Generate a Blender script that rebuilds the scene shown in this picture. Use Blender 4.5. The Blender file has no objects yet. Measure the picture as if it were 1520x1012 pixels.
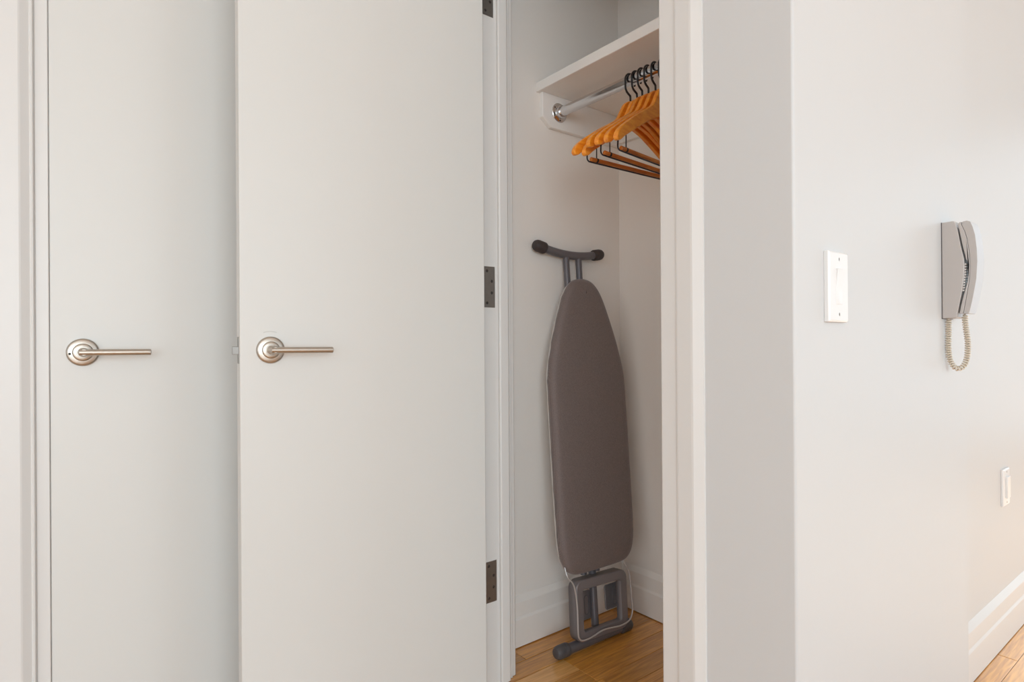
import bpy, bmesh, math, random
from mathutils import Vector, Matrix
from math import sin, cos, pi, radians

random.seed(7)
scene = bpy.context.scene
col = scene.collection

# ------------------------------------------------------------------ camera
YAW, PITCH, ROLL, FPX = radians(52.1032), radians(0.0662), radians(-0.3724), 881.37
_f = Vector((cos(YAW), sin(YAW), 0)); _r = Vector((sin(YAW), -cos(YAW), 0)); _u = Vector((0, 0, 1))
fwd = _f * cos(PITCH) + _u * sin(PITCH)
up0 = _u * cos(PITCH) - _f * sin(PITCH)
rgt = _r * cos(ROLL) + up0 * sin(ROLL)
upv = up0 * cos(ROLL) - _r * sin(ROLL)
cam_data = bpy.data.cameras.new('camera')
cam = bpy.data.objects.new('camera', cam_data); col.objects.link(cam)
cam_data.sensor_fit = 'HORIZONTAL'; cam_data.sensor_width = 36.0
cam_data.lens = FPX / 1520 * 36.0
cam_data.clip_start = 0.02
M4 = Matrix.Identity(4)
for i in range(3):
    M4[i][0] = rgt[i]; M4[i][1] = upv[i]; M4[i][2] = -fwd[i]
M4.translation = Vector((0, 0, 0.95))
cam.matrix_world = M4
scene.camera = cam

# ------------------------------------------------------------------ world, daylight, exposure
world = bpy.data.worlds.new('world'); scene.world = world; world.use_nodes = True
bg = world.node_tree.nodes['Background']
bg.inputs[0].default_value = (0.86, 0.93, 1.0, 1); bg.inputs[1].default_value = 1.0

def area(name, loc, rot, sx, sy, power, color):
    d = bpy.data.lights.new(name, 'AREA'); d.shape = 'RECTANGLE'; d.size = sx; d.size_y = sy
    d.energy = power; d.color = color
    o = bpy.data.objects.new(name, d); col.objects.link(o)
    o.location = loc; o.rotation_euler = rot
    return o
DAY = (0.790, 0.927, 1.0); SKY = (0.70, 0.885, 1.0)
# daylight at the end window; the other three are added fill lights
area('daylight_end_window', (5.44, -0.55, 1.30), (0, radians(90), 0), 2.2, 1.9, 14, SKY)
area('fill_light_side', (-1.6, -3.94, 1.40), (radians(90), 0, 0), 4.2, 2.0, 178, DAY)  # added fill at an unseen opening, placed to reach into the closet
area('fill_light_side_right', (3.7, -3.94, 1.40), (radians(90), 0, 0), 2.4, 2.0, 42, SKY)  # added fill at an unseen opening, raises the far wall and phone
area('fill_light_hall', (-3.94, -1.7, 1.40), (0, radians(-90), 0), 2.0, 3.6, 36, DAY)  # added fill from behind the camera for the closet and its front wall
# low sun raking in along the bright wall from the end window
sun_d = bpy.data.lights.new('sun', 'SUN'); sun_d.energy = 9.5; sun_d.angle = radians(6); sun_d.color = (0.82, 0.95, 1.0)
sun = bpy.data.objects.new('sun', sun_d); col.objects.link(sun)
sun.rotation_euler = Vector((-cos(radians(34)), -0.01, -sin(radians(34)))).to_track_quat('-Z', 'Y').to_euler()

vs = scene.view_settings
vs.view_transform = 'Standard'; vs.look = 'None'; vs.gamma = 1.0; vs.use_curve_mapping = False
vs.exposure = -0.03
scene.cycles.use_denoising = True
scene.cycles.max_bounces = 14
scene.cycles.diffuse_bounces = 8
scene.cycles.sample_clamp_indirect = 6.0

# ------------------------------------------------------------------ materials
def new_mat(name):
    m = bpy.data.materials.new(name); m.use_nodes = True
    return m, m.node_tree, m.node_tree.nodes['Principled BSDF']

def simple(name, rgb, rough=0.5, metal=0.0, var=0.0, scale=30.0, bump=0.0, bscale=200.0, spec=0.5, coat=0.0):
    m, nt, p = new_mat(name)
    p.inputs['Base Color'].default_value = (*rgb, 1)
    p.inputs['Roughness'].default_value = rough
    p.inputs['Metallic'].default_value = metal
    p.inputs['Specular IOR Level'].default_value = spec
    if coat:
        p.inputs['Coat Weight'].default_value = coat; p.inputs['Coat Roughness'].default_value = 0.15
    tc = nt.nodes.new('ShaderNodeTexCoord')
    if var > 0:
        n = nt.nodes.new('ShaderNodeTexNoise'); n.inputs['Scale'].default_value = scale; n.inputs['Detail'].default_value = 4
        nt.links.new(tc.outputs['Object'], n.inputs['Vector'])
        mr = nt.nodes.new('ShaderNodeMapRange')
        mr.inputs[3].default_value = 1 - var; mr.inputs[4].default_value = 1 + var
        nt.links.new(n.outputs['Fac'], mr.inputs[0])
        mx = nt.nodes.new('ShaderNodeMix'); mx.data_type = 'RGBA'; mx.blend_type = 'MULTIPLY'
        mx.inputs[0].default_value = 1.0
        mx.inputs[6].default_value = (*rgb, 1)
        nt.links.new(mr.outputs[0], mx.inputs[7])
        nt.links.new(mx.outputs[2], p.inputs['Base Color'])
    if bump > 0:
        n2 = nt.nodes.new('ShaderNodeTexNoise'); n2.inputs['Scale'].default_value = bscale; n2.inputs['Detail'].default_value = 3
        nt.links.new(tc.outputs['Object'], n2.inputs['Vector'])
        b = nt.nodes.new('ShaderNodeBump'); b.inputs['Strength'].default_value = bump; b.inputs['Distance'].default_value = 0.002
        nt.links.new(n2.outputs['Fac'], b.inputs['Height'])
        nt.links.new(b.outputs[0], p.inputs['Normal'])
    return m

MAT = {}
MAT['closet'] = simple('closet_wall_brightened', (0.905, 0.868, 0.828), 0.45, var=0.012, scale=3, bump=0.08, bscale=55, spec=0.4)  # lighter copy of the wall paint, standing in for more light inside the closet
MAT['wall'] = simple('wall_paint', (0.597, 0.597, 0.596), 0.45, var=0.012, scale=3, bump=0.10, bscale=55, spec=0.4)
MAT['ceiling'] = simple('ceiling_paint', (0.82, 0.81, 0.80), 0.8)
MAT['trim'] = simple('trim_paint', (0.65, 0.63, 0.61), 0.38, var=0.012, scale=6, bump=0.05, bscale=40)
MAT['door'] = simple('door_paint', (0.625, 0.612, 0.586), 0.42, var=0.010, scale=4, bump=0.06, bscale=60)
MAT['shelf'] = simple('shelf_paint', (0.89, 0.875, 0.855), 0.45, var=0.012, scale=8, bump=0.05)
MAT['nickel'] = simple('satin_nickel', (0.50, 0.445, 0.39), 0.38, 1.0, var=0.05, scale=60)
MAT['steel'] = simple('hinge_steel', (0.36, 0.34, 0.32), 0.42, 1.0, var=0.10, scale=90)
MAT['dark_hole'] = simple('dark_recess', (0.02, 0.018, 0.016), 0.7)
MAT['screw'] = simple('screw_steel', (0.10, 0.09, 0.085), 0.45, 1.0)
MAT['chrome'] = simple('chrome', (0.70, 0.70, 0.71), 0.10, 1.0, var=0.03, scale=40)
MAT['black_wire'] = simple('black_wire', (0.012, 0.013, 0.016), 0.42)
MAT['grey_tube'] = simple('grey_powder_coat', (0.150, 0.140, 0.152), 0.36, 0.25, bump=0.05, bscale=400)
MAT['grey_plate'] = simple('grey_plate', (0.225, 0.203, 0.208), 0.42, 0.2, bump=0.05, bscale=400)
MAT['wire_grey'] = simple('light_grey_wire', (0.55, 0.53, 0.53), 0.35, 0.4)
MAT['rubber'] = simple('dark_rubber', (0.050, 0.036, 0.034), 0.55)
MAT['foot_rubber'] = simple('grey_rubber', (0.085, 0.078, 0.082), 0.42)
MAT['board_back'] = simple('board_underside', (0.62, 0.58, 0.55), 0.6)
MAT['plastic_white'] = simple('white_plastic', (0.76, 0.75, 0.74), 0.28)
MAT['phone'] = simple('intercom_plastic', (0.455, 0.42, 0.40), 0.28, bump=0.03, bscale=500)
MAT['phone_dark'] = simple('intercom_seam', (0.10, 0.09, 0.09), 0.6)
MAT['cord'] = simple('cord_plastic', (0.60, 0.53, 0.43), 0.35)
MAT['scratch'] = simple('paint_chip', (0.50, 0.48, 0.45), 0.7)
MAT['glass_frame'] = simple('window_frame_paint', (0.75, 0.75, 0.74), 0.4)

def wood_mat(name, base, dark, rough, axis='X', scale=9.0, stretch=14.0, per_object=0.35, coat=0.0):
    m, nt, p = new_mat(name)
    N, Lk = nt.nodes, nt.links
    tc = N.new('ShaderNodeTexCoord'); info = N.new('ShaderNodeObjectInfo')
    mp = N.new('ShaderNodeMapping')
    s = [stretch] * 3; s['XYZ'.index(axis)] = 1.0
    mp.inputs['Scale'].default_value = s
    add = N.new('ShaderNodeVectorMath'); add.operation = 'ADD'
    mul = N.new('ShaderNodeVectorMath'); mul.operation = 'SCALE'; mul.inputs['Scale'].default_value = 37.0
    cmb = N.new('ShaderNodeCombineXYZ')
    for k in range(3): Lk.new(info.outputs['Random'], cmb.inputs[k])
    Lk.new(cmb.outputs[0], mul.inputs[0])
    geo = N.new('ShaderNodeNewGeometry')
    Lk.new(geo.outputs['Position'], add.inputs[0]); Lk.new(mul.outputs[0], add.inputs[1])
    Lk.new(add.outputs[0], mp.inputs['Vector'])
    n1 = N.new('ShaderNodeTexNoise'); n1.inputs['Scale'].default_value = scale; n1.inputs['Detail'].default_value = 6; n1.inputs['Distortion'].default_value = 0.6
    Lk.new(mp.outputs[0], n1.inputs['Vector'])
    cr = N.new('ShaderNodeValToRGB')
    cr.color_ramp.elements[0].position = 0.32; cr.color_ramp.elements[0].color = (*dark, 1)
    cr.color_ramp.elements[1].position = 0.66; cr.color_ramp.elements[1].color = (*base, 1)
    Lk.new(n1.outputs['Fac'], cr.inputs[0])
    mr = N.new('ShaderNodeMapRange'); mr.inputs[3].default_value = 1 - per_object; mr.inputs[4].default_value = 1 + per_object
    Lk.new(info.outputs['Random'], mr.inputs[0])
    mx = N.new('ShaderNodeMix'); mx.data_type = 'RGBA'; mx.blend_type = 'MULTIPLY'; mx.inputs[0].default_value = 1.0
    Lk.new(cr.outputs[0], mx.inputs[6]); Lk.new(mr.outputs[0], mx.inputs[7])
    Lk.new(mx.outputs[2], p.inputs['Base Color'])
    p.inputs['Roughness'].default_value = rough
    if coat:
        p.inputs['Coat Weight'].default_value = coat; p.inputs['Coat Roughness'].default_value = 0.2
    b = N.new('ShaderNodeBump'); b.inputs['Strength'].default_value = 0.08; b.inputs['Distance'].default_value = 0.001
    Lk.new(n1.outputs['Fac'], b.inputs['Height']); Lk.new(b.outputs[0], p.inputs['Normal'])
    return m
MAT['oak'] = wood_mat('oak_floor', (0.72, 0.335, 0.062), (0.46, 0.188, 0.028), 0.30, per_object=0.16, coat=0.8)
MAT['oak_light'] = wood_mat('oak_floor_light', (0.82, 0.46, 0.16), (0.62, 0.30, 0.075), 0.30, per_object=0.05, coat=0.8)
MAT['hanger'] = wood_mat('hanger_wood', (0.95, 0.375, 0.030), (0.80, 0.225, 0.010), 0.32, axis='X', scale=14, stretch=8, per_object=0.10, coat=0.3)
MAT['dowel'] = wood_mat('dowel_wood', (0.74, 0.25, 0.035), (0.50, 0.13, 0.013), 0.35, axis='X', scale=14, stretch=8, per_object=0.10)

def fabric():
    m, nt, p = new_mat('charcoal_fabric')
    N, Lk = nt.nodes, nt.links
    tc = N.new('ShaderNodeTexCoord')
    w1 = N.new('ShaderNodeTexWave'); w1.inputs['Scale'].default_value = 260; w1.bands_direction = 'X'; w1.inputs['Distortion'].default_value = 1.5
    w2 = N.new('ShaderNodeTexWave'); w2.inputs['Scale'].default_value = 260; w2.bands_direction = 'Z'; w2.inputs['Distortion'].default_value = 1.5
    n = N.new('ShaderNodeTexNoise'); n.inputs['Scale'].default_value = 420; n.inputs['Detail'].default_value = 3
    for q in (w1, w2, n): Lk.new(tc.outputs['Object'], q.inputs['Vector'])
    a = N.new('ShaderNodeMath'); a.operation = 'MULTIPLY'; Lk.new(w1.outputs['Fac'], a.inputs[0]); Lk.new(w2.outputs['Fac'], a.inputs[1])
    a2 = N.new('ShaderNodeMath'); a2.operation = 'ADD'; Lk.new(a.outputs[0], a2.inputs[0]); Lk.new(n.outputs['Fac'], a2.inputs[1])
    cr = N.new('ShaderNodeValToRGB')
    cr.color_ramp.elements[0].position = 0.25; cr.color_ramp.elements[0].color = (0.112, 0.084, 0.078, 1)
    cr.color_ramp.elements[1].position = 1.25; cr.color_ramp.elements[1].color = (0.240, 0.188, 0.176, 1)
    Lk.new(a2.outputs[0], cr.inputs[0]); Lk.new(cr.outputs[0], p.inputs['Base Color'])
    p.inputs['Roughness'].default_value = 0.62
    p.inputs['Sheen Weight'].default_value = 0.25
    b = N.new('ShaderNodeBump'); b.inputs['Strength'].default_value = 0.25; b.inputs['Distance'].default_value = 0.0008
    Lk.new(a2.outputs[0], b.inputs['Height']); Lk.new(b.outputs[0], p.inputs['Normal'])
    return m
MAT['fabric'] = fabric()

# ------------------------------------------------------------------ mesh helpers
def link(name, bm, mat, parent=None, smooth=False, bevel=0.0, bseg=2, angle=35):
    bmesh.ops.recalc_face_normals(bm, faces=bm.faces[:])
    me = bpy.data.meshes.new(name); bm.to_mesh(me); bm.free()
    o = bpy.data.objects.new(name, me); col.objects.link(o)
    me.materials.append(MAT[mat] if isinstance(mat, str) else mat)
    if parent is not None: o.parent = parent
    if bevel > 0:
        md = o.modifiers.new('bevel', 'BEVEL'); md.width = bevel; md.segments = bseg
        md.limit_method = 'ANGLE'; md.angle_limit = radians(30); md.harden_normals = False
    if smooth or bevel > 0:
        for f in me.polygons: f.use_smooth = True
        try:
            me.set_sharp_from_angle(angle=radians(angle))
        except Exception:
            pass
    return o

def box(bm, x0, x1, y0, y1, z0, z1):
    vs_ = [bm.verts.new((x, y, z)) for x in (x0, x1) for y in (y0, y1) for z in (z0, z1)]
    for f in ((0, 1, 3, 2), (4, 6, 7, 5), (0, 4, 5, 1), (2, 3, 7, 6), (0, 2, 6, 4), (1, 5, 7, 3)):
        bm.faces.new([vs_[i] for i in f])
    return bm

def B(*args):
    bm = bmesh.new()
    for a in (args if isinstance(args[0], (tuple, list)) else [args]): box(bm, *a)
    return bm

def prism(bm, pts, axis, a, b):
    """extrude a closed polygon; pts are pairs in the two remaining axes (in xyz order)"""
    def mk(p, t):
        if axis == 'X': return (t, p[0], p[1])
        if axis == 'Y': return (p[0], t, p[1])
        return (p[0], p[1], t)
    A = [bm.verts.new(mk(p, a)) for p in pts]; Bv = [bm.verts.new(mk(p, b)) for p in pts]
    n = len(pts)
    for i in range(n):
        bm.faces.new((A[i], A[(i + 1) % n], Bv[(i + 1) % n], Bv[i]))
    bm.faces.new(A); bm.faces.new(Bv[::-1])
    return bm

def tube(bm, pts, r, seg=10, closed=False, cap=True):
    pts = [Vector(p) for p in pts]; n = len(pts)
    rad = r if isinstance(r, (list, tuple)) else [r] * n
    tang = []
    for i in range(n):
        if closed: t = pts[(i + 1) % n] - pts[i - 1]
        elif i == 0: t = pts[1] - pts[0]
        elif i == n - 1: t = pts[-1] - pts[-2]
        else: t = (pts[i + 1] - pts[i]).normalized() + (pts[i] - pts[i - 1]).normalized()
        tang.append(t.normalized())
    ref = Vector((0, 0, 1)) if abs(tang[0].z) < 0.9 else Vector((1, 0, 0))
    nrm = (ref - tang[0] * ref.dot(tang[0])).normalized()
    rings = []
    for i in range(n):
        nrm = (nrm - tang[i] * nrm.dot(tang[i])).normalized()
        bn = tang[i].cross(nrm)
        rings.append([bm.verts.new(pts[i] + (nrm * cos(2 * pi * k / seg) + bn * sin(2 * pi * k / seg)) * rad[i]) for k in range(seg)])
    m = n if closed else n - 1
    for i in range(m):
        a, b = rings[i], rings[(i + 1) % n]
        for k in range(seg):
            bm.faces.new((a[k], a[(k + 1) % seg], b[(k + 1) % seg], b[k]))
    if cap and not closed:
        bm.faces.new(rings[0][::-1]); bm.faces.new(rings[-1])
    return bm

def lathe(bm, prof, origin, axis, seg=32):
    """prof: (radius, distance along axis)"""
    axis = Vector(axis).normalized(); origin = Vector(origin)
    ref = Vector((0, 0, 1)) if abs(axis.z) < 0.9 else Vector((1, 0, 0))
    u = (ref - axis * ref.dot(axis)).normalized(); v = axis.cross(u)
    rings = []
    for r, h in prof:
        if r < 1e-6: rings.append([bm.verts.new(origin + axis * h)])
        else: rings.append([bm.verts.new(origin + axis * h + (u * cos(2 * pi * k / seg) + v * sin(2 * pi * k / seg)) * r) for k in range(seg)])
    for a, b in zip(rings, rings[1:]):
        for k in range(seg):
            k2 = (k + 1) % seg
            if len(a) == 1 and len(b) == 1: continue
            if len(a) == 1: bm.faces.new((a[0], b[k], b[k2]))
            elif len(b) == 1: bm.faces.new((a[k], b[0], a[k2]))
            else: bm.faces.new((a[k], b[k], b[k2], a[k2]))
    if len(rings[0]) > 1: bm.faces.new(rings[0])
    if len(rings[-1]) > 1: bm.faces.new(rings[-1][::-1])
    return bm

def smooth_path(pts, n=8, closed=False):
    P = [Vector(p) for p in pts]; out = []; m = len(P)
    rng = range(m) if closed else range(m - 1)
    for i in rng:
        if closed: p0, p1, p2, p3 = P[i - 1], P[i], P[(i + 1) % m], P[(i + 2) % m]
        else: p0, p1, p2, p3 = P[max(i - 1, 0)], P[i], P[i + 1], P[min(i + 2, m - 1)]
        for k in range(n):
            t = k / n
            out.append(0.5 * ((2 * p1) + (p2 - p0) * t + (2 * p0 - 5 * p1 + 4 * p2 - p3) * t * t + (-p0 + 3 * p1 - 3 * p2 + p3) * t ** 3))
    if not closed: out.append(P[-1])
    return out

def tag(o, label, cat=None, group=None, kind=None):
    o['label'] = label
    if cat: o['category'] = cat
    if group: o['group'] = group
    if kind: o['kind'] = kind
    return o

def struct(name, bm, mat, label, parent=None, **kw):
    o = link(name, bm, mat, parent, **kw)
    if parent is None:
        o['kind'] = 'structure'
        tag(o, label)
    elif label: o['label'] = label
    return o

def empty(name, loc, rot=(0, 0, 0)):
    e = bpy.data.objects.new(name, None); col.objects.link(e)
    e.location = loc; e.rotation_euler = rot; e.empty_display_size = 0.05
    return e

# ------------------------------------------------------------------ key dimensions (metres)
H = 2.70                  # ceiling height
XF, XB = 0.93, 1.03       # closet front wall: room face, closet face
YJL, YJR = 1.3285, 0.726  # door opening: left and right jamb faces
YL = 1.55                 # wall with the closed door
YP = 0.466                # wall with the intercom
XJOG = 1.782              # where that wall steps back
YFAR = 0.532              # far wall
YCL = 1.4600              # closet left wall
XCB = 1.633                # closet back wall
DH = 2.135                # door head
X0, X1, Y0 = -4.0, 5.5, -4.0

# ------------------------------------------------------------------ walls, ceiling
wl = struct('wall_left', B((X0 - .12, -0.02, YL, YL + .12, 0, H), (0.78, XF, YL, YL + .12, 0, H), (-0.02, 0.78, YL, YL + .12, DH + .02, H),
                           (-0.02, 0.78, YL + .06, YL + .12, 0, DH + .02)), 'wall', 'white painted wall around the closed door at the far left')
wcf = struct('wall_closet_front', B((XF, XB, YJL + .02, YL + .12, 0, H), (XF, XB, YJR - .02, YJL + .02, DH + .02, H)),
             'wall', 'white wall above and left of the closet opening')
bm = bmesh.new(); prism(bm, [(XF, YJR - .02), (XF, YP), (XJOG, YP), (XJOG, YP + .10), (XB, YP + .10), (XB, YJR - .02)], 'Z', 0, H)
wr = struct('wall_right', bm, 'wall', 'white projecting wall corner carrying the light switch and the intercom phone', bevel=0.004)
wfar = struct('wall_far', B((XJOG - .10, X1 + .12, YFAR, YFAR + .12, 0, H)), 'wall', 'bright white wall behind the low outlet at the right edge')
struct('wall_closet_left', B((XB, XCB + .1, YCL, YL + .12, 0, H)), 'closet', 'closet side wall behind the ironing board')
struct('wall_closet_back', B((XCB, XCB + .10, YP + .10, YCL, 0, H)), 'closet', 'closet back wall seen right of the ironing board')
struct('wall_camera_side', B((X0 - .12, X0, Y0 - .12, -3.6, 0, H), (X0 - .12, X0, .2, YL, 0, H), (X0 - .12, X0, -3.6, .2, 0, .35), (X0 - .12, X0, -3.6, .2, 2.45, H)), 'wall', 'white hallway wall behind the viewer')
# unseen living-room walls: end window, and side windows added for the light
struct('wall_window_end', B((X1, X1 + .12, Y0 - .12, -1.55, 0, H), (X1, X1 + .12, .48, YFAR, 0, H), (X1, X1 + .12, -1.55, .48, 0, .15), (X1, X1 + .12, -1.55, .48, 2.45, H)),
       'wall', 'end wall of the living room around its tall window')
struct('wall_window_side', B((X0, -3.8, Y0 - .12, Y0, 0, H), (.6, 2.5, Y0 - .12, Y0, 0, H), (4.9, X1, Y0 - .12, Y0, 0, H), (-3.8, .6, Y0 - .12, Y0, 0, .35), (-3.8, .6, Y0 - .12, Y0, 2.45, H), (2.5, 4.9, Y0 - .12, Y0, 0, .35), (2.5, 4.9, Y0 - .12, Y0, 2.45, H)),
       'wall', 'side wall of the living room around its added wide windows')
def window(n, bms, label):
    return struct('window_%d' % n, bms, 'glass_frame', label, bevel=0.004)
window(1, B(*[(X1 + .03, X1 + .08, y - .025, y + .025, .15, 2.45) for y in (-1.525, -.5)], (X1 + .03, X1 + .08, .46, .48, .15, 2.45), (X1 + .03, X1 + .08, -1.55, .48, .15, .2), (X1 + .03, X1 + .08, -1.55, .48, 2.4, 2.45)),
       'tall window frame in the living room end wall')
window(2, B(*[(x - .025, x + .025, Y0 - .08, Y0 - .03, .35, 2.45) for x in (-3.775, -2.3, -.9, .575)], (-3.8, .6, Y0 - .08, Y0 - .03, .35, .40), (-3.8, .6, Y0 - .08, Y0 - .03, 2.40, 2.45)),
       'added wide window frame in the unseen living room side wall')  # added opening for the closet fill light
window(4, B(*[(x - .025, x + .025, Y0 - .08, Y0 - .03, .35, 2.45) for x in (2.525, 3.7, 4.875)], (2.5, 4.9, Y0 - .08, Y0 - .03, .35, .40), (2.5, 4.9, Y0 - .08, Y0 - .03, 2.40, 2.45)),
       'added second window frame in the unseen living room side wall')  # added opening for the far-wall fill light
window(3, B(*[(X0 - .08, X0 - .03, y - .025, y + .025, .35, 2.45) for y in (-3.575, -2.3, -1.05, .175)], (X0 - .08, X0 - .03, -3.6, .2, .35, .40), (X0 - .08, X0 - .03, -3.6, .2, 2.40, 2.45)),
       'added wide window frame in the unseen wall behind the viewer')  # added opening for the fill light behind the camera
struct('ceiling', B((X0 - .12, X1 + .12, Y0 - .12, YL + .12, H, H + .08)), 'ceiling', 'flat white ceiling above the hall and closet')

# ------------------------------------------------------------------ floor of oak strips
floor = struct('floor', B((X0 - .12, X1 + .12, Y0 - .12, YL + .12, -0.05, -0.012)), 'oak', 'oak strip floor running into the closet and the room')
PW = 0.070; GAP = 0.0006
plank_cache = {}
def plank_mesh(length, w):
    key = (round(length, 3), round(w, 3))
    if key in plank_cache: return plank_cache[key]
    bm = bmesh.new(); e = 0.0012
    x0, x1, y0, y1 = GAP, length - GAP, GAP, w - GAP
    lo = [bm.verts.new(p) for p in ((x0, y0, -.012), (x1, y0, -.012), (x1, y1, -.012), (x0, y1, -.012))]
    mi = [bm.verts.new(p) for p in ((x0, y0, -e * .5), (x1, y0, -e * .5), (x1, y1, -e * .5), (x0, y1, -e * .5))]
    hi = [bm.verts.new(p) for p in ((x0 + e, y0 + e, 0), (x1 - e, y0 + e, 0), (x1 - e, y1 - e, 0), (x0 + e, y1 - e, 0))]
    for a, b in ((lo, mi), (mi, hi)):
        for k in range(4): bm.faces.new((a[k], a[(k + 1) % 4], b[(k + 1) % 4], b[k]))
    bm.faces.new(hi); bm.faces.new(lo[::-1])
    bmesh.ops.recalc_face_normals(bm, faces=bm.faces[:])
    me = bpy.data.meshes.new('floor_plank'); bm.to_mesh(me); bm.free()
    me.materials.append(MAT['oak'])
    plank_cache[key] = me
    return me
def place_plank(x, y, length, light=False):
    me = plank_mesh(length, PW)
    if light:
        me = me.copy(); me.materials.clear(); me.materials.append(MAT['oak_light'])
    o = bpy.data.objects.new('floor_plank', me); col.objects.link(o); o.location = (x, y, 0); o.parent = floor
    return o
rest = bmesh.new()
def rest_plank(x, y, length):
    e = .0012
    box(rest, x + GAP, x + length - GAP, y + GAP, y + PW - GAP, -.012, 0)
rows = int((YL + .12 - Y0) / PW) + 2
k0 = -int((1.24 - (Y0 - .06)) / PW)
LENS = (0.38, 0.44, 0.50, 0.56)
rp = random.Random(11)
for k in range(k0, 5):
    y = 1.24 + PW * k
    # row phase: the pale strip of row 0 ends at x = 1.207
    x = X0 - 0.1 - rp.random() * 0.4
    if k == 0: x = 1.207 - 0.44 - 0.5 * 10
    while x < X1 + .1:
        L = rp.choice(LENS)
        if k == 0: L = 0.44 if abs(x - 0.767) < 1e-3 else 0.50
        in_closet = x + L > 0.85 and x < 1.66 and 0.86 < y < 1.46
        in_room = (x + L > 1.9 and x < 3.3 and 0.05 < y < 0.53)
        light = (k == 0 and abs(x - 0.767) < 1e-3)
        if in_closet or in_room: place_plank(x, y, L, light)
        else: rest_plank(x, y, L)
        x += L
ro = link('floor_planks', rest, 'oak', floor); ro['kind'] = 'stuff'

# ------------------------------------------------------------------ baseboards
BBP = [(0, .003), (.016, .003), (.016, .086), (.0155, .088), (.0120, .0945), (.0120, .1365), (.0115, .1385), (.001, .154), (0, .155)]
def baseboard(name, axis, a, b, wallpos, side, label, mat='trim'):
    bm = bmesh.new()
    prism(bm, [(wallpos + side * d, z) for d, z in BBP], axis, a, b)
    return struct(name, bm, mat, label)
baseboard('baseboard_far', 'X', XJOG, X1, YFAR, -1, 'tall white stepped baseboard along the bright wall at right')
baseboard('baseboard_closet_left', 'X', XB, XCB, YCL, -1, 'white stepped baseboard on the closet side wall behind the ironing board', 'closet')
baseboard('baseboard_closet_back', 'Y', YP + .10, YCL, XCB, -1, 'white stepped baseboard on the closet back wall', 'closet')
baseboard('baseboard_left', 'X', X0, -0.118, YL, -1, 'white stepped baseboard left of the closed door')

# ------------------------------------------------------------------ closet jamb, stop and casings
jb = struct('trim_1', B((XF, XB, YJL, YJL + .02, 0, DH + .02), (XF, XB, YJR - .02, YJR, 0, DH + .02), (XF, XB, YJR, YJL, DH, DH + .02)), 'trim', 'white door jamb lining the closet opening', bevel=0.0015)
st = bmesh.new()
prism(st, [(.984, YJL), (.984, YJL - .008), (.987, YJL - .011), (1.012, YJL - .011), (1.016, YJL - .008), (1.020, YJL)], 'Z', 0.002, DH)
prism(st, [(.984, YJR), (.984, YJR + .008), (.987, YJR + .011), (1.012, YJR + .011), (1.016, YJR + .008), (1.020, YJR)], 'Z', 0.002, DH)
link('door_stop', st, 'trim', jb)
CP = [(0, 0), (0, .0085), (.002, .0095), (.0335, .0095), (.035, .0090), (.0365, .0113), (.040, .0120), (.069, .0125), (.073, .0120), (.090, .0035), (.090, 0)]
def casing_y(bm, yin, sgn, xface, z1):    # on the closet wall (plane x = const), facing -x
    prism(bm, [(xface - t, yin + sgn * d) for d, t in CP], 'Z', 0.0, z1)
bm = bmesh.new(); casing_y(bm, YJR - .006, -1, XF, DH + .09)
struct('trim_2', bm, 'trim', 'white moulded casing right of the closet opening')
bm = bmesh.new(); casing_y(bm, YJL + .006, 1, XF, DH + .09)
struct('trim_3', bm, 'trim', 'white moulded casing behind the hinge edge of the open door')
bm = bmesh.new(); prism(bm, [(XF - t, DH + .006 + d) for d, t in CP], 'Y', YJR - .091, YJL + .091)
struct('trim_4', bm, 'trim', 'white head casing over the closet opening')
bm = B((XB, XB + .014, YJL + .004, YJL + .075, 0, DH + .08), (XB, XB + .014, YJR - .075, YJR - .004, 0, DH + .08), (XB, XB + .014, YJR - .004, YJL + .004, DH + .004, DH + .08))
struct('trim_5', bm, 'trim', 'flat white casing on the inside of the closet opening', bevel=0.003)
# casing and jamb of the closed door on the left wall
bm = B((-0.024, -0.0005, YL - .0005, YL + .06, 0, DH + .02), (0.7605, 0.785, YL - .0005, YL + .06, 0, DH + .02), (-0.0005, 0.7605, YL - .0005, YL + .06, DH + .003, DH + .02))
struct('trim_6', bm, 'trim', 'white jamb around the closed door at far left', bevel=0.002)
LP = [(0, 0), (0, .006), (.002, .009), (.005, .0095), (.007, .008), (.021, .0155), (.024, .0165), (.088, .0165), (.092, .013), (.092, 0)]
bm = bmesh.new(); prism(bm, [(-0.024 - d, YL - t) for d, t in LP], 'Z', 0, DH + .115)
struct('trim_7', bm, 'trim', 'white moulded casing left of the closed door at the photo edge')
bm = bmesh.new(); prism(bm, [(0.785 + d, YL - t) for d, t in LP], 'Z', 0, DH + .115)
struct('trim_8', bm, 'trim', 'white moulded casing hidden behind the open door')
bm = bmesh.new(); prism(bm, [(YL - t, DH + .022 + d) for d, t in LP], 'X', -0.024, 0.785)
struct('trim_9', bm, 'trim', 'white head casing over the closed door')

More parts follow.
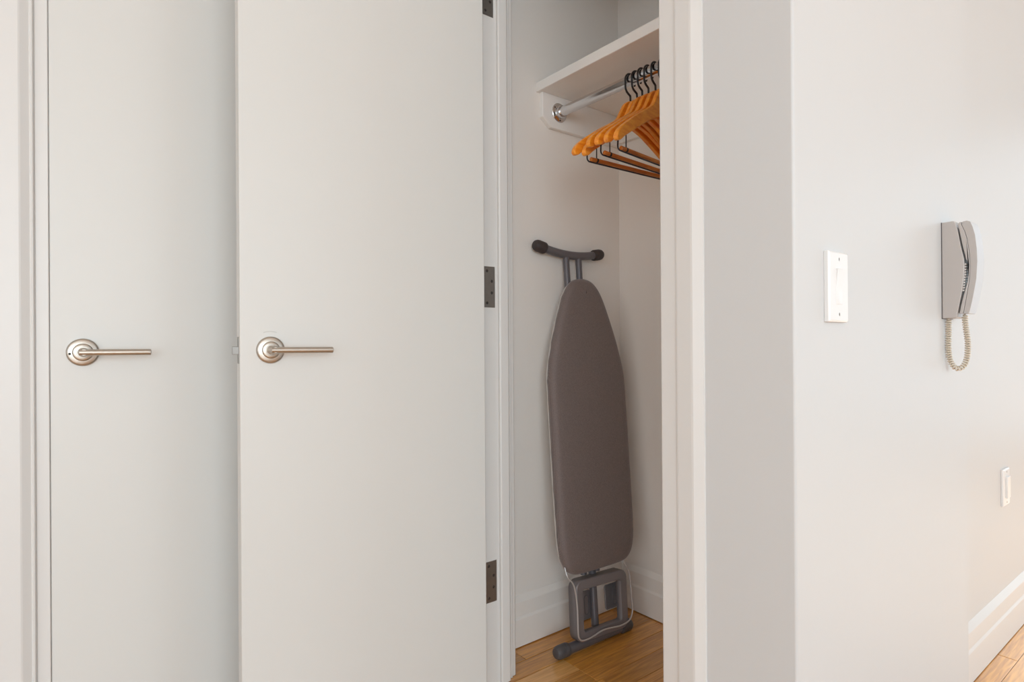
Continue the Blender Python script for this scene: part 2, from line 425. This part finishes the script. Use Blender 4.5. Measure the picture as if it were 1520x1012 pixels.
# ------------------------------------------------------------------ door hardware
def lever_handle(parent, cx, yface, cz, xdir, out, length, privacy=False, label=None):
    """cx,cz rosette centre, yface door face, out = +1/-1 along y, xdir lever direction along x"""
    R = 0.029; yl = yface + out * 0.050; r = 0.0066
    bm = bmesh.new()
    pts = []
    x_end = cx + xdir * length
    tube(bm, [(cx - xdir * .0085, yl, cz), (cx - xdir * .008, yl, cz), (x_end - xdir * .001, yl, cz - .0008), (x_end, yl, cz - .0008)], [r * .85, r, r, r * .88], seg=24)
    h = link('lever_handle', bm, 'nickel', parent, smooth=True)
    if label: h['label'] = label
    bm = bmesh.new()
    lathe(bm, [(R, 0), (R, .004), (R - .0015, .0065), (R - .004, .0078), (.0185, .0085), (.0180, .0100), (.0165, .0112), (.0120, .0116), (.0116, .0100), (.0085, .0100)], (cx, yface, cz), (0, out, 0), 48)
    link('rosette', bm, 'nickel', h, smooth=True, angle=40)
    bm = bmesh.new()
    lathe(bm, [(.0095, .009), (.0095, .044), (.0088, .050), (.006, .0545)], (cx, yface, cz), (0, out, 0), 28)
    link('neck', bm, 'nickel', h, smooth=True)
    if privacy:
        bm = bmesh.new(); lathe(bm, [(.0024, .0079), (.0024, .0084), (0, .0084)], (cx - xdir * .0225, yface, cz - .003), (0, out, 0), 14)
        link('privacy_hole', bm, 'dark_hole', h)
    return h

# closed door at far left
d1 = struct('door_1', B((0.0, 0.760, YL + .002, YL + .042, .008, DH - .002)), 'door', 'closed flat white door at far left with a lever handle', bevel=0.0015)
lever_handle(d1, 0.055, YL + .002, 0.9335, 1, -1, 0.1185, True, 'satin nickel lever on a round rosette with a small key hole')
# open closet door
ANG = 4.5; PIN = (0.918, 1.331)
bm = B((0.0015, 0.6010, 0.0, 0.040, .008, DH - .004))
d2 = struct('door_2', bm, 'door', 'open flat white closet door with a lever handle and visible latch', bevel=0.0015)
d2.location = (PIN[0], PIN[1], 0); d2.rotation_euler = (0, 0, radians(180 - ANG))
lever_handle(d2, 0.5405, 0.040, 0.9355, -1, 1, 0.120, False, 'satin nickel lever on a plain round rosette')
lever_handle(d2, 0.5405, 0.0, 0.9355, -1, -1, 0.120, False, 'satin nickel lever on the hidden side')
link('latch_plate', B((0.6008, 0.6017, 0.009, 0.031, 0.907, 0.964)), 'steel', d2, bevel=0.0003)
bm = bmesh.new()
prism(bm, [(.6010, .014), (.6130, .016), (.6130, .019), (.6010, .027)], 'Z', 0.9265, 0.9435)
link('latch_bolt', bm, 'steel', d2, bevel=0.0008)
bm = bmesh.new()
tube(bm, [(0.5405 + .0400 * cos(t), .0400, .9355 + .0400 * sin(t)) for t in [radians(70 + 4 * k) for k in range(11)]], 0.0005, seg=6)
sc_ = link('paint_chip', bm, 'scratch', d2); sc_['label'] = 'thin curved paint chip above the rosette'
# three hinges (leaf on the jamb, knuckle at the pin)
def hinge(zc):
    h = struct('hinge', B((XF + .001, .9745, YJL - .0012, YJL + .001, zc - .0565, zc + .0565)), 'steel', None, parent=d2, bevel=0.0006)
    h['label'] = 'dark satin metal butt hinge'
    h.matrix_parent_inverse = (Matrix.Translation(d2.location) @ d2.rotation_euler.to_matrix().to_4x4()).inverted()
    for dx, dz in ((.9635, .016), (.9635, -.016), (.9475, .044), (.9475, -.044)):
        bm = bmesh.new(); lathe(bm, [(.0040, 0), (.0040, .0006), (.0030, .0010), (.0016, .0006), (0, .0004)], (dx, YJL - .0011, zc + dz), (0, -1, 0), 14)
        s = link('screw', bm, 'screw', h, smooth=True)
    bm = bmesh.new()
    for k in range(5):
        a = zc - .0565 + k * .0226
        lathe(bm, [(.0062, 0), (.0062, .0220)], (PIN[0] + .002, PIN[1] + .008, a), (0, 0, 1), 16)
    link('knuckle', bm, 'steel', h)
for zc in (0.290, 1.101, 1.9045): hinge(zc)

# ------------------------------------------------------------------ closet shelf, cleats, rod
sh = empty('closet_shelf', (1.241, 1.0, 1.754))
tag(sh, 'white painted closet shelf above the hanging rod', 'shelf')
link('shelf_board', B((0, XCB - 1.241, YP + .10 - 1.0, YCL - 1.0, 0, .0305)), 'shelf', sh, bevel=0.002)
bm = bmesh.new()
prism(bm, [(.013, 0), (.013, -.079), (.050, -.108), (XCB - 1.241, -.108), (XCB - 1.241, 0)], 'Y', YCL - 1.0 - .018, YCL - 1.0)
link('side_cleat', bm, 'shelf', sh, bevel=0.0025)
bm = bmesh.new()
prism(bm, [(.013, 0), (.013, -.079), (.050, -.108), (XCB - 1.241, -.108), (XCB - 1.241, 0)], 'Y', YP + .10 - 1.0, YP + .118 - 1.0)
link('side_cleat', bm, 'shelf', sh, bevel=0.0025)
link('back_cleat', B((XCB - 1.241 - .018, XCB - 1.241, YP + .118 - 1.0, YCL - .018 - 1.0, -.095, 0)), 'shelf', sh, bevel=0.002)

XR, ZR = 1.325, 1.7005
rod = empty('closet_rod', (XR, YCL - .018, ZR))
tag(rod, 'round chrome closet rod under the white shelf', 'closet rod')
bm = bmesh.new(); ylen = YCL - .018 - (YP + .118)
tube(bm, [(0, -.004, 0), (0, -ylen + .004, 0)], .0158, 36)
link('rod_tube', bm, 'chrome', rod, smooth=True)
for o_, d_ in ((0, -1), (-ylen, 1)):
    bm = bmesh.new()
    lathe(bm, [(.0315, 0), (.0315, .002), (.0295, .004), (.0220, .0055), (.0205, .007), (.0203, .018), (.0195, .0192), (.0160, .0194)], (0, o_, 0), (0, d_, 0), 40)
    fl = link('rod_flange', bm, 'chrome', rod, smooth=True)
    for a in (30, 150, 270):
        bm = bmesh.new(); lathe(bm, [(.0028, .003), (.0028, .0056), (.0015, .006), (0, .0057)], (.0258 * cos(radians(a)), o_, .0258 * sin(radians(a))), (0, d_, 0), 10)
        link('screw', bm, 'screw', fl)

# ------------------------------------------------------------------ wooden hangers
def make_hanger():
    h = empty('wooden_hanger', (0, 0, 0))
    half_top = [(.0, .0), (.012, -.003), (.028, -.014), (.042, -.036), (.056, -.058), (.075, -.073), (.130, -.105), (.182, -.138), (.215, -.162), (.229, -.178), (.233, -.190)]
    half_bot = [(.228, -.196), (.216, -.194), (.197, -.180), (.150, -.152), (.090, -.117), (.040, -.091), (.0, -.078)]
    top = [(p[0], p[1]) for p in smooth_path([(a, b, 0) for a, b in half_top], 3)]
    bot = [(p[0], p[1]) for p in smooth_path([(a, b, 0) for a, b in half_bot], 3)]
    half = top + bot
    full = half[:-1] + [half[-1]] + [(-x, z) for x, z in reversed(half[1:-1])]
    bm = bmesh.new()
    prism(bm, full, 'Y', -.0064, .0064)
    # contoured arms: bow slightly forward and widen to the tips
    for v in bm.verts:
        s = abs(v.co.x) / .233
        v.co.y = v.co.y * (1 + .15 * s ** 3) - .004 * s * s
    link('body', bm, 'hanger', h, bevel=0.0024, bseg=3)
    # swivel hook
    R = .0205; r = .0029
    zc = ZR - 1.64 + .0000        # rod centre above the wood top
    top_c = .0158 + r - R         # hook circle centre relative to rod centre
    pts = [(0, 0, -.012), (0, 0, .012), (-.002, 0, .017), (-.010, 0, .0215), (-.0165, 0, .027), (-R, 0, .036), (-R, 0, zc + top_c - .004)]
    cz = zc + top_c
    for k in range(0, 19):
        a = pi - k * (pi * 1.15) / 18
        pts.append((R * cos(a), 0, cz + R * sin(a)))
    bm = bmesh.new(); tube(bm, smooth_path(pts, 4), r, 10)
    link('hook', bm, 'black_wire', h, smooth=True)
    # trouser bar hung on black wire
    bm = bmesh.new()
    tube(bm, [(-.166, -.002, -.1955), (-.164, -.002, -.1955), (.164, -.002, -.1955), (.166, -.002, -.1955)], [.0035, .0058, .0058, .0035], 16)
    link('trouser_bar', bm, 'dowel', h, smooth=True)
    bm = bmesh.new()
    w = [(-.176, -.002, -.160), (-.178, -.002, -.185), (-.179, -.003, -.197), (-.176, -.005, -.2035), (-.165, -.006, -.205), (-.08, -.006, -.2052), (.08, -.006, -.2052), (.165, -.006, -.205), (.176, -.005, -.2035), (.179, -.003, -.197), (.178, -.002, -.185), (.176, -.002, -.160)]
    tube(bm, smooth_path(w, 4), .0020, 8)
    for sx in (-1, 1):
        tube(bm, [(sx * .142, -.002, -.140), (sx * .142, -.002, -.1990)], .0015, 8)
        lathe(bm, [(.0064, -.003), (.0064, .003)], (sx * .142, -.002, -.1955), (1, 0, 0), 16)
    link('bar_wire', bm, 'black_wire', h, smooth=True)
    return h

def copy_tree(o, parent=None):
    c = o.copy(); col.objects.link(c); c.parent = parent
    for ch in list(o.children): copy_tree(ch, c)
    return c
h0 = make_hanger()
HY = [1.139, 1.1165, 1.0945, 1.0725, 1.0485, 1.0235]
HYAW = [-0.5, 1.2, 2.8, 4.4, 6.0, 7.4]
HTILT = [-0.2, -2.0, 0.9, 0.7, 0.4, 0.0]
BARS = (0, 2, 4)
ORD = ['farthest from the door casing, nearest the rod flange', 'second from the rod flange', 'third from the rod flange',
       'fourth from the rod flange', 'fifth from the flange, near arm fully in view', 'nearest the door casing, mostly cut off by it']
hang = [h0] + [copy_tree(h0) for _ in range(5)]
for k, (o, y, a, t, w) in enumerate(zip(hang, HY, HYAW, HTILT, ORD)):
    o.location = (XR - .078 * sin(radians(t)), y, 1.64); o.rotation_euler = (0, radians(t), radians(a))
    tag(o, 'orange wooden hanger with black hook, ' + w, 'hanger', 'wooden hangers on the chrome rod')
    if k not in BARS:
        for ch in list(o.children):
            if ch.name.startswith(('trouser_bar', 'bar_wire')): bpy.data.objects.remove(ch)

# ------------------------------------------------------------------ ironing board
ib = empty('ironing_board', (1.35, 1.312, 0.0), (radians(-5.6), radians(1.2), 0))
tag(ib, 'folded ironing board with charcoal cover leaning on the closet wall', 'ironing board')
HW = [(.0, 1.158), (.022, 1.155), (.042, 1.147), (.062, 1.130), (.080, 1.104), (.101, 1.058), (.134, .968), (.156, .890), (.1645, .845), (.1665, .80), (.1665, .65), (.1655, .50), (.1635, .36), (.160, .315), (.150, .276), (.132, .251), (.105, .2385), (.06, .2355), (.0, .235)]
half = smooth_path([(a, 0, b) for a, b in HW], 4)
outl = [(p.x, p.z) for p in half] + [(-p.x, p.z) for p in reversed(half[1:-1])]
def ring_offset(pts, d):
    n = len(pts); out = []
    for i in range(n):
        a, b = Vector(pts[i - 1]), Vector(pts[(i + 1) % n])
        t = (b - a).normalized(); nn = Vector((t.y, -t.x))      # inward for clockwise outline
        out.append((pts[i][0] + nn.x * d, pts[i][1] + nn.y * d))
    return out
CX = 0.004
def board_cover():
    bm = bmesh.new(); rn = random.Random(3)
    # (inset, y) front face -> rounded edge -> side -> wrapped under the back
    prof = [(.050, -.0465), (.028, -.0464), (.016, -.0455), (.009, -.0430), (.0035, -.0375), (.0008, -.0310), (.0, -.0240), (.0006, -.0190), (.004, -.0160), (.016, -.0150)]
    rings = []
    for j, (ins, y) in enumerate(prof):
        pts = ring_offset(outl, ins) if ins > 0 else outl
        ring = []
        for i, (x, z) in enumerate(pts):
            wob = 0.0
            if 6 <= j <= 7: wob = .0014 * sin(z * 95 + (2 if x < 0 else 0)) + .0008 * sin(z * 211)
            ring.append(bm.verts.new((CX + x, y - wob, z)))
        rings.append(ring)
    n = len(outl)
    for a, b in zip(rings, rings[1:]):
        for i in range(n): bm.faces.new((a[i], a[(i + 1) % n], b[(i + 1) % n], b[i]))
    # fill the front with quads strips between mirrored points
    m = len(half)
    R = rings[0]
    def idx(i): return R[i]
    def mir(i): return R[(n - i) % n]
    for i in range(0, m - 1):
        q = [idx(i), idx(i + 1), mir(i + 1), mir(i)]
        u = []
        for v in q:
            if v not in u: u.append(v)
        if len(u) >= 3: bm.faces.new(u)
    return bm
link('fabric_cover', board_cover(), 'fabric', ib, smooth=True, angle=60)
bm = bmesh.new(); prism(bm, [(CX + x, z) for x, z in ring_offset(outl, .0030)], 'Y', -.0165, -.0115)
link('board_deck', bm, 'board_back', ib)

# upper T-shaped foot with two tubes
def cap(bm_, p, d, r=.0190, L=.046):
    lathe(bm_, [(.0150, 0), (r * .93, .002), (r, .006), (r, .012), (r * .97, .0125), (r * .97, .0145), (r, .015), (r, .019), (r * .97, .0195), (r * .97, .0215), (r, .022), (r, L - .016), (r * .92, L - .008), (r * .72, L - .002), (r * .4, L), (0, L + .0005)], p, d, 28)
arc = []
for k in range(17):
    x = -.112 + .224 * k / 16
    arc.append((x - .015, 0, 1.2405 + .0205 * (x / .15) ** 2))
bm = bmesh.new(); tube(bm, arc, .0135, 20)
tb = link('upper_foot_bar', bm, 'grey_tube', ib, smooth=True)
for s, p, q in ((-1, arc[0], arc[1]), (1, arc[-1], arc[-2])):
    d = (Vector(p) - Vector(q)).normalized(); bm = bmesh.new(); cap(bm, Vector(p) - d * .004, d)
    link('rubber_cap', bm, 'rubber', tb, smooth=True)
for x in (-.0335, .0235):
    bm = bmesh.new(); tube(bm, [(x - .004, .000, .22), (x, .000, 1.238)], .0105, 18)
    link('leg_tube', bm, 'grey_tube', ib, smooth=True)

# lower foot bar
bm = bmesh.new(); tube(bm, [(-.130, 0, .0195), (.118, 0, .0195)], .0150, 20)
fb = link('lower_foot_bar', bm, 'grey_tube', ib, smooth=True)
for s, xc in ((-1, -.121), (1, .109)):
    bm = bmesh.new(); cap(bm, (xc, 0, .0205), (s, 0, 0), .0200, .052)
    link('rubber_cap', bm, 'foot_rubber', fb, smooth=True)
bm = bmesh.new(); tube(bm, [(.002, .004, .020), (.004, .004, .30)], .0120, 18)
link('centre_leg_tube', bm, 'grey_tube', ib, smooth=True)

# pressed leg frame: rounded plate with a window and turned-in sides
def rrect(x0, x1, z0, z1, r, n=6):
    out = []
    for cx, cz, a0 in ((x1 - r, z1 - r, 0), (x0 + r, z1 - r, 90), (x0 + r, z0 + r, 180), (x1 - r, z0 + r, 270)):
        for k in range(n + 1):
            a = radians(a0 + 90 * k / n); out.append((cx + r * cos(a), cz + r * sin(a)))
    return out
def plate_frame():
    bm = bmesh.new()
    def sk(p): x, z = p; return (x + .003 * (z - .13) / .1, z - .008 * x / .1 * 0.4)
    o = [sk(p) for p in rrect(-.104, .122, .034, .214, .026)]
    i = [sk(p) for p in rrect(-.078, .092, .060, .187, .009)]
    i2 = [sk(p) for p in rrect(-.076, .090, .062, .185, .008)]
    n = len(o); rings = []
    for pts, y in ((o, .004), (o, -.0290), (ring_offset([p for p in reversed(o)], .003)[::-1], -.0318), (i, -.0318), (i2, -.0290), (i2, -.012)):
        rings.append([bm.verts.new((x, y, z)) for x, z in pts])
    for a, b in zip(rings, rings[1:]):
        for k in range(n): bm.faces.new((a[k], a[(k + 1) % n], b[(k + 1) % n], b[k]))
    return bm
pf = link('leg_frame', plate_frame(), 'grey_plate', ib, smooth=True, angle=40)
pf.modifiers.new('solid', 'SOLIDIFY').thickness = 0.0015
# light wire rest around the frame
w = [(-.139, -.026, .275), (-.1405, -.030, .258), (-.137, -.036, .238), (-.117, -.038, .211), (-.1085, -.038, .152), (-.1105, -.038, .075), (-.1075, -.0385, .0575), (-.097, -.039, .0485), (-.074, -.039, .0462), (-.045, -.039, .0490), (-.006, -.039, .0545), (.040, -.039, .0500), (.0705, -.039, .0465), (.1050, -.039, .0490), (.1230, -.038, .0570), (.1320, -.038, .0740), (.1335, -.038, .0950), (.1315, -.038, .170), (.124, -.037, .208), (.110, -.033, .234), (.108, -.026, .262)]
bm = bmesh.new(); tube(bm, smooth_path(w, 5), .0024, 10)
wr_ = link('wire_rest', bm, 'wire_grey', ib, smooth=True)
for x0, x1, z0, z1 in ((.064, .148, .082, .160), (-.088, .001, .078, .164)):
    bm = bmesh.new(); prism(bm, rrect(x0, x1, z0, z1, .009), 'Y', .012, .018)
    pd = link('rest_pad', bm, 'grey_plate', ib, bevel=.0015)
    bm = bmesh.new()
    cxp = (x0 + x1) / 2 if x0 > 0 else -.022
    tube(bm, [(cxp + .009 * cos(t), .012, (z0 + z1) / 2 + (.020 if sin(t) > 0 else -.020) + .009 * sin(t)) for t in [2 * pi * k / 24 for k in range(24)]], .0012, 6, closed=True)
    link('slot_rim', bm, 'grey_tube', pd, smooth=True)

# ------------------------------------------------------------------ light switch
sw = empty('light_switch', (1.065, YP, 1.0400))
tag(sw, 'white rocker light switch with a thick plate beside the wall corner', 'light switch')
def bevel_plate(w, h, t, e):
    bm = bmesh.new()
    a = [(-w / 2, -h / 2), (w / 2, -h / 2), (w / 2, h / 2), (-w / 2, h / 2)]
    b = [(x - math.copysign(e, x), z - math.copysign(e, z)) for x, z in a]
    r0 = [bm.verts.new((x, 0, z)) for x, z in a]; r1 = [bm.verts.new((x, -t * .72, z)) for x, z in a]; r2 = [bm.verts.new((x, -t, z)) for x, z in b]
    for p, q in ((r0, r1), (r1, r2)):
        for k in range(4): bm.faces.new((p[k], p[(k + 1) % 4], q[(k + 1) % 4], q[k]))
    bm.faces.new(r2); bm.faces.new(r0[::-1])
    return bm
link('wall_plate', bevel_plate(.072, .120, .0095, .003), 'plastic_white', sw, bevel=.0008)
bm = bmesh.new()
prism(bm, [(-.0075, .0315), (-.0135, .0310), (-.0102, .0010), (-.0102, -.0010), (-.0102, -.0295), (-.0092, -.0310), (-.0075, -.0315)], 'X', -.0115, .0115)
link('rocker', bm, 'plastic_white', sw, bevel=.0006)
bm = bmesh.new()
for b_ in ((-.0135, -.0122, -.0092, -.0078, -.0335, .0335), (.0122, .0135, -.0092, -.0078, -.0335, .0335), (-.0135, .0135, -.0092, -.0078, .0325, .0338), (-.0135, .0135, -.0092, -.0078, -.0338, -.0325)): box(bm, *b_)
link('rocker_bezel', bm, 'phone', sw)
for z in (.0470, -.0470):
    bm = bmesh.new(); lathe(bm, [(.0030, .008), (.0030, .0090), (.0018, .0095), (0, .0095)], (0, 0, z), (0, -1, 0), 16)
    s = link('screw', bm, 'phone', sw, smooth=True)
    link('slot', B((-.0005, .0005, -.0097, -.0094, z - .0028, z + .0028)), 'phone_dark', s)

# ------------------------------------------------------------------ outlet on the far wall
ol = empty('wall_outlet', (2.395, YFAR, 0.4790))
tag(ol, 'small white wall plate low on the bright wall above the baseboard', 'wall outlet')
link('wall_plate', bevel_plate(.072, .116, .0075, .003), 'plastic_white', ol, bevel=.0008)
link('insert', B((-.0165, .0165, -.0135, -.007, -.0335, .0335)), 'plastic_white', ol, bevel=.0012)
for z in (.0480, -.0480):
    bm = bmesh.new(); lathe(bm, [(.0030, .007), (.0030, .0080), (.0018, .0085), (0, .0085)], (0, 0, z), (0, -1, 0), 14)
    link('screw', bm, 'phone', ol, smooth=True)

# ------------------------------------------------------------------ intercom phone
PX = 1.6026
ip = empty('intercom_phone', (PX, YP, 1.10))
tag(ip, 'grey white intercom handset phone with a coiled cord on the wall', 'intercom')
def side(pts): return [(-d, z - 1.10) for d, z in pts]
base_p = [(.0015, 1.214), (.0240, 1.2145), (.0275, 1.208), (.0315, 1.192), (.0370, 1.156), (.0425, 1.128), (.0435, 1.110), (.0420, 1.085), (.0390, 1.058), (.0350, 1.035), (.0310, 1.012), (.0285, .9985), (.0265, .9965), (.0015, .9965)]
bm = bmesh.new(); prism(bm, side(base_p), 'X', 0, .074)
link('base', bm, 'phone', ip, bevel=.0022, bseg=3)
link('back_plate', B((.0008, .0732, -.0016, 0, -.1045, .1145)), 'phone_dark', ip)
seam = [(.0385, 1.2045), (.0440, 1.190), (.0486, 1.172), (.0530, 1.137), (.0538, 1.110), (.0526, 1.083), (.0480, 1.050), (.0429, 1.019), (.0410, 1.0065)]
outer = [(.0400, 1.2105), (.0480, 1.2115), (.0545, 1.2085), (.0590, 1.196), (.0632, 1.178), (.0661, 1.147), (.0670, 1.120), (.0651, 1.082), (.0587, 1.041), (.0530, 1.012), (.0505, 1.0055), (.0420, 1.0055)]
inner_top = [(.0385, 1.2100), (.0345, 1.2100), (.0318, 1.2040)]
inner = [(.0345, 1.192), (.0395, 1.162), (.0440, 1.140), (.0465, 1.1265), (.0513, 1.114), (.0508, 1.095), (.0489, 1.076), (.0415, 1.046), (.0365, 1.023), (.0340, 1.0060)]
bm = bmesh.new(); prism(bm, side(outer + [(d + .0004, z) for d, z in reversed(seam)]), 'X', .0, .050)
hs = link('handset', bm, 'phone', ip, bevel=.0026, bseg=3)
bm = bmesh.new(); prism(bm, side(inner_top + inner + [(d - .0004, z) for d, z in reversed(seam)]), 'X', .0, .050)
link('handset_inner_shell', bm, 'phone', hs, bevel=.0010)
bm = bmesh.new(); prism(bm, side([(d + .001, z) for d, z in seam] + [(d - .001, z) for d, z in reversed(seam)]), 'X', .0015, .0485)
link('seam', bm, 'phone_dark', hs)
# speaker grille ribs on the base front, between ear and mouth cups
bm = bmesh.new()
for k in range(11):
    z = 1.056 + k * .0058
    d = .0395 + .0038 * min(1, (z - 1.056) / .05)
    box(bm, .004, .046, -(d + .0028), -(d - .002), z - 1.10, z + .0034 - 1.10)
link('speaker_grille', bm, 'plastic_white', ip)
# coiled cord
path = [(.0072, .9975), (.0072, .985), (.0072, .962), (.0066, .930), (.0093, .904), (.0164, .8875), (.0245, .8825), (.0338, .8870), (.0400, .9010), (.0428, .9200), (.0430, .9430), (.0400, .9730), (.0385, .990), (.0380, 1.0065)]
P3 = smooth_path([(.022, -d, z - 1.10) for d, z in path], 40)
tot = 0; acc = [0]
for a, b in zip(P3, P3[1:]): tot += (b - a).length; acc.append(tot)
def at_len(s):
    lo = 0
    for i in range(len(acc) - 1):
        if acc[i + 1] >= s: 
            t = (s - acc[i]) / max(1e-9, acc[i + 1] - acc[i])
            return P3[i].lerp(P3[i + 1], t), (P3[i + 1] - P3[i]).normalized()
    return P3[-1], (P3[-1] - P3[-2]).normalized()
turns = int(tot / .0052); STEPS = 10; coil = []
for k in range(turns * STEPS + 1):
    s = tot * k / (turns * STEPS); p, t = at_len(s)
    n1 = Vector((1, 0, 0)); n2 = t.cross(n1).normalized(); a = 2 * pi * k / STEPS
    fade = min(1, s / .006, (tot - s) / .006)
    coil.append(p + (n1 * cos(a) + n2 * sin(a)) * (.0046 * max(.15, fade)))
bm = bmesh.new(); tube(bm, coil, .0017, 6)
cd = link('coiled_cord', bm, 'cord', ip, smooth=True)
cd['label'] = 'beige coiled handset cord hanging in a loop'
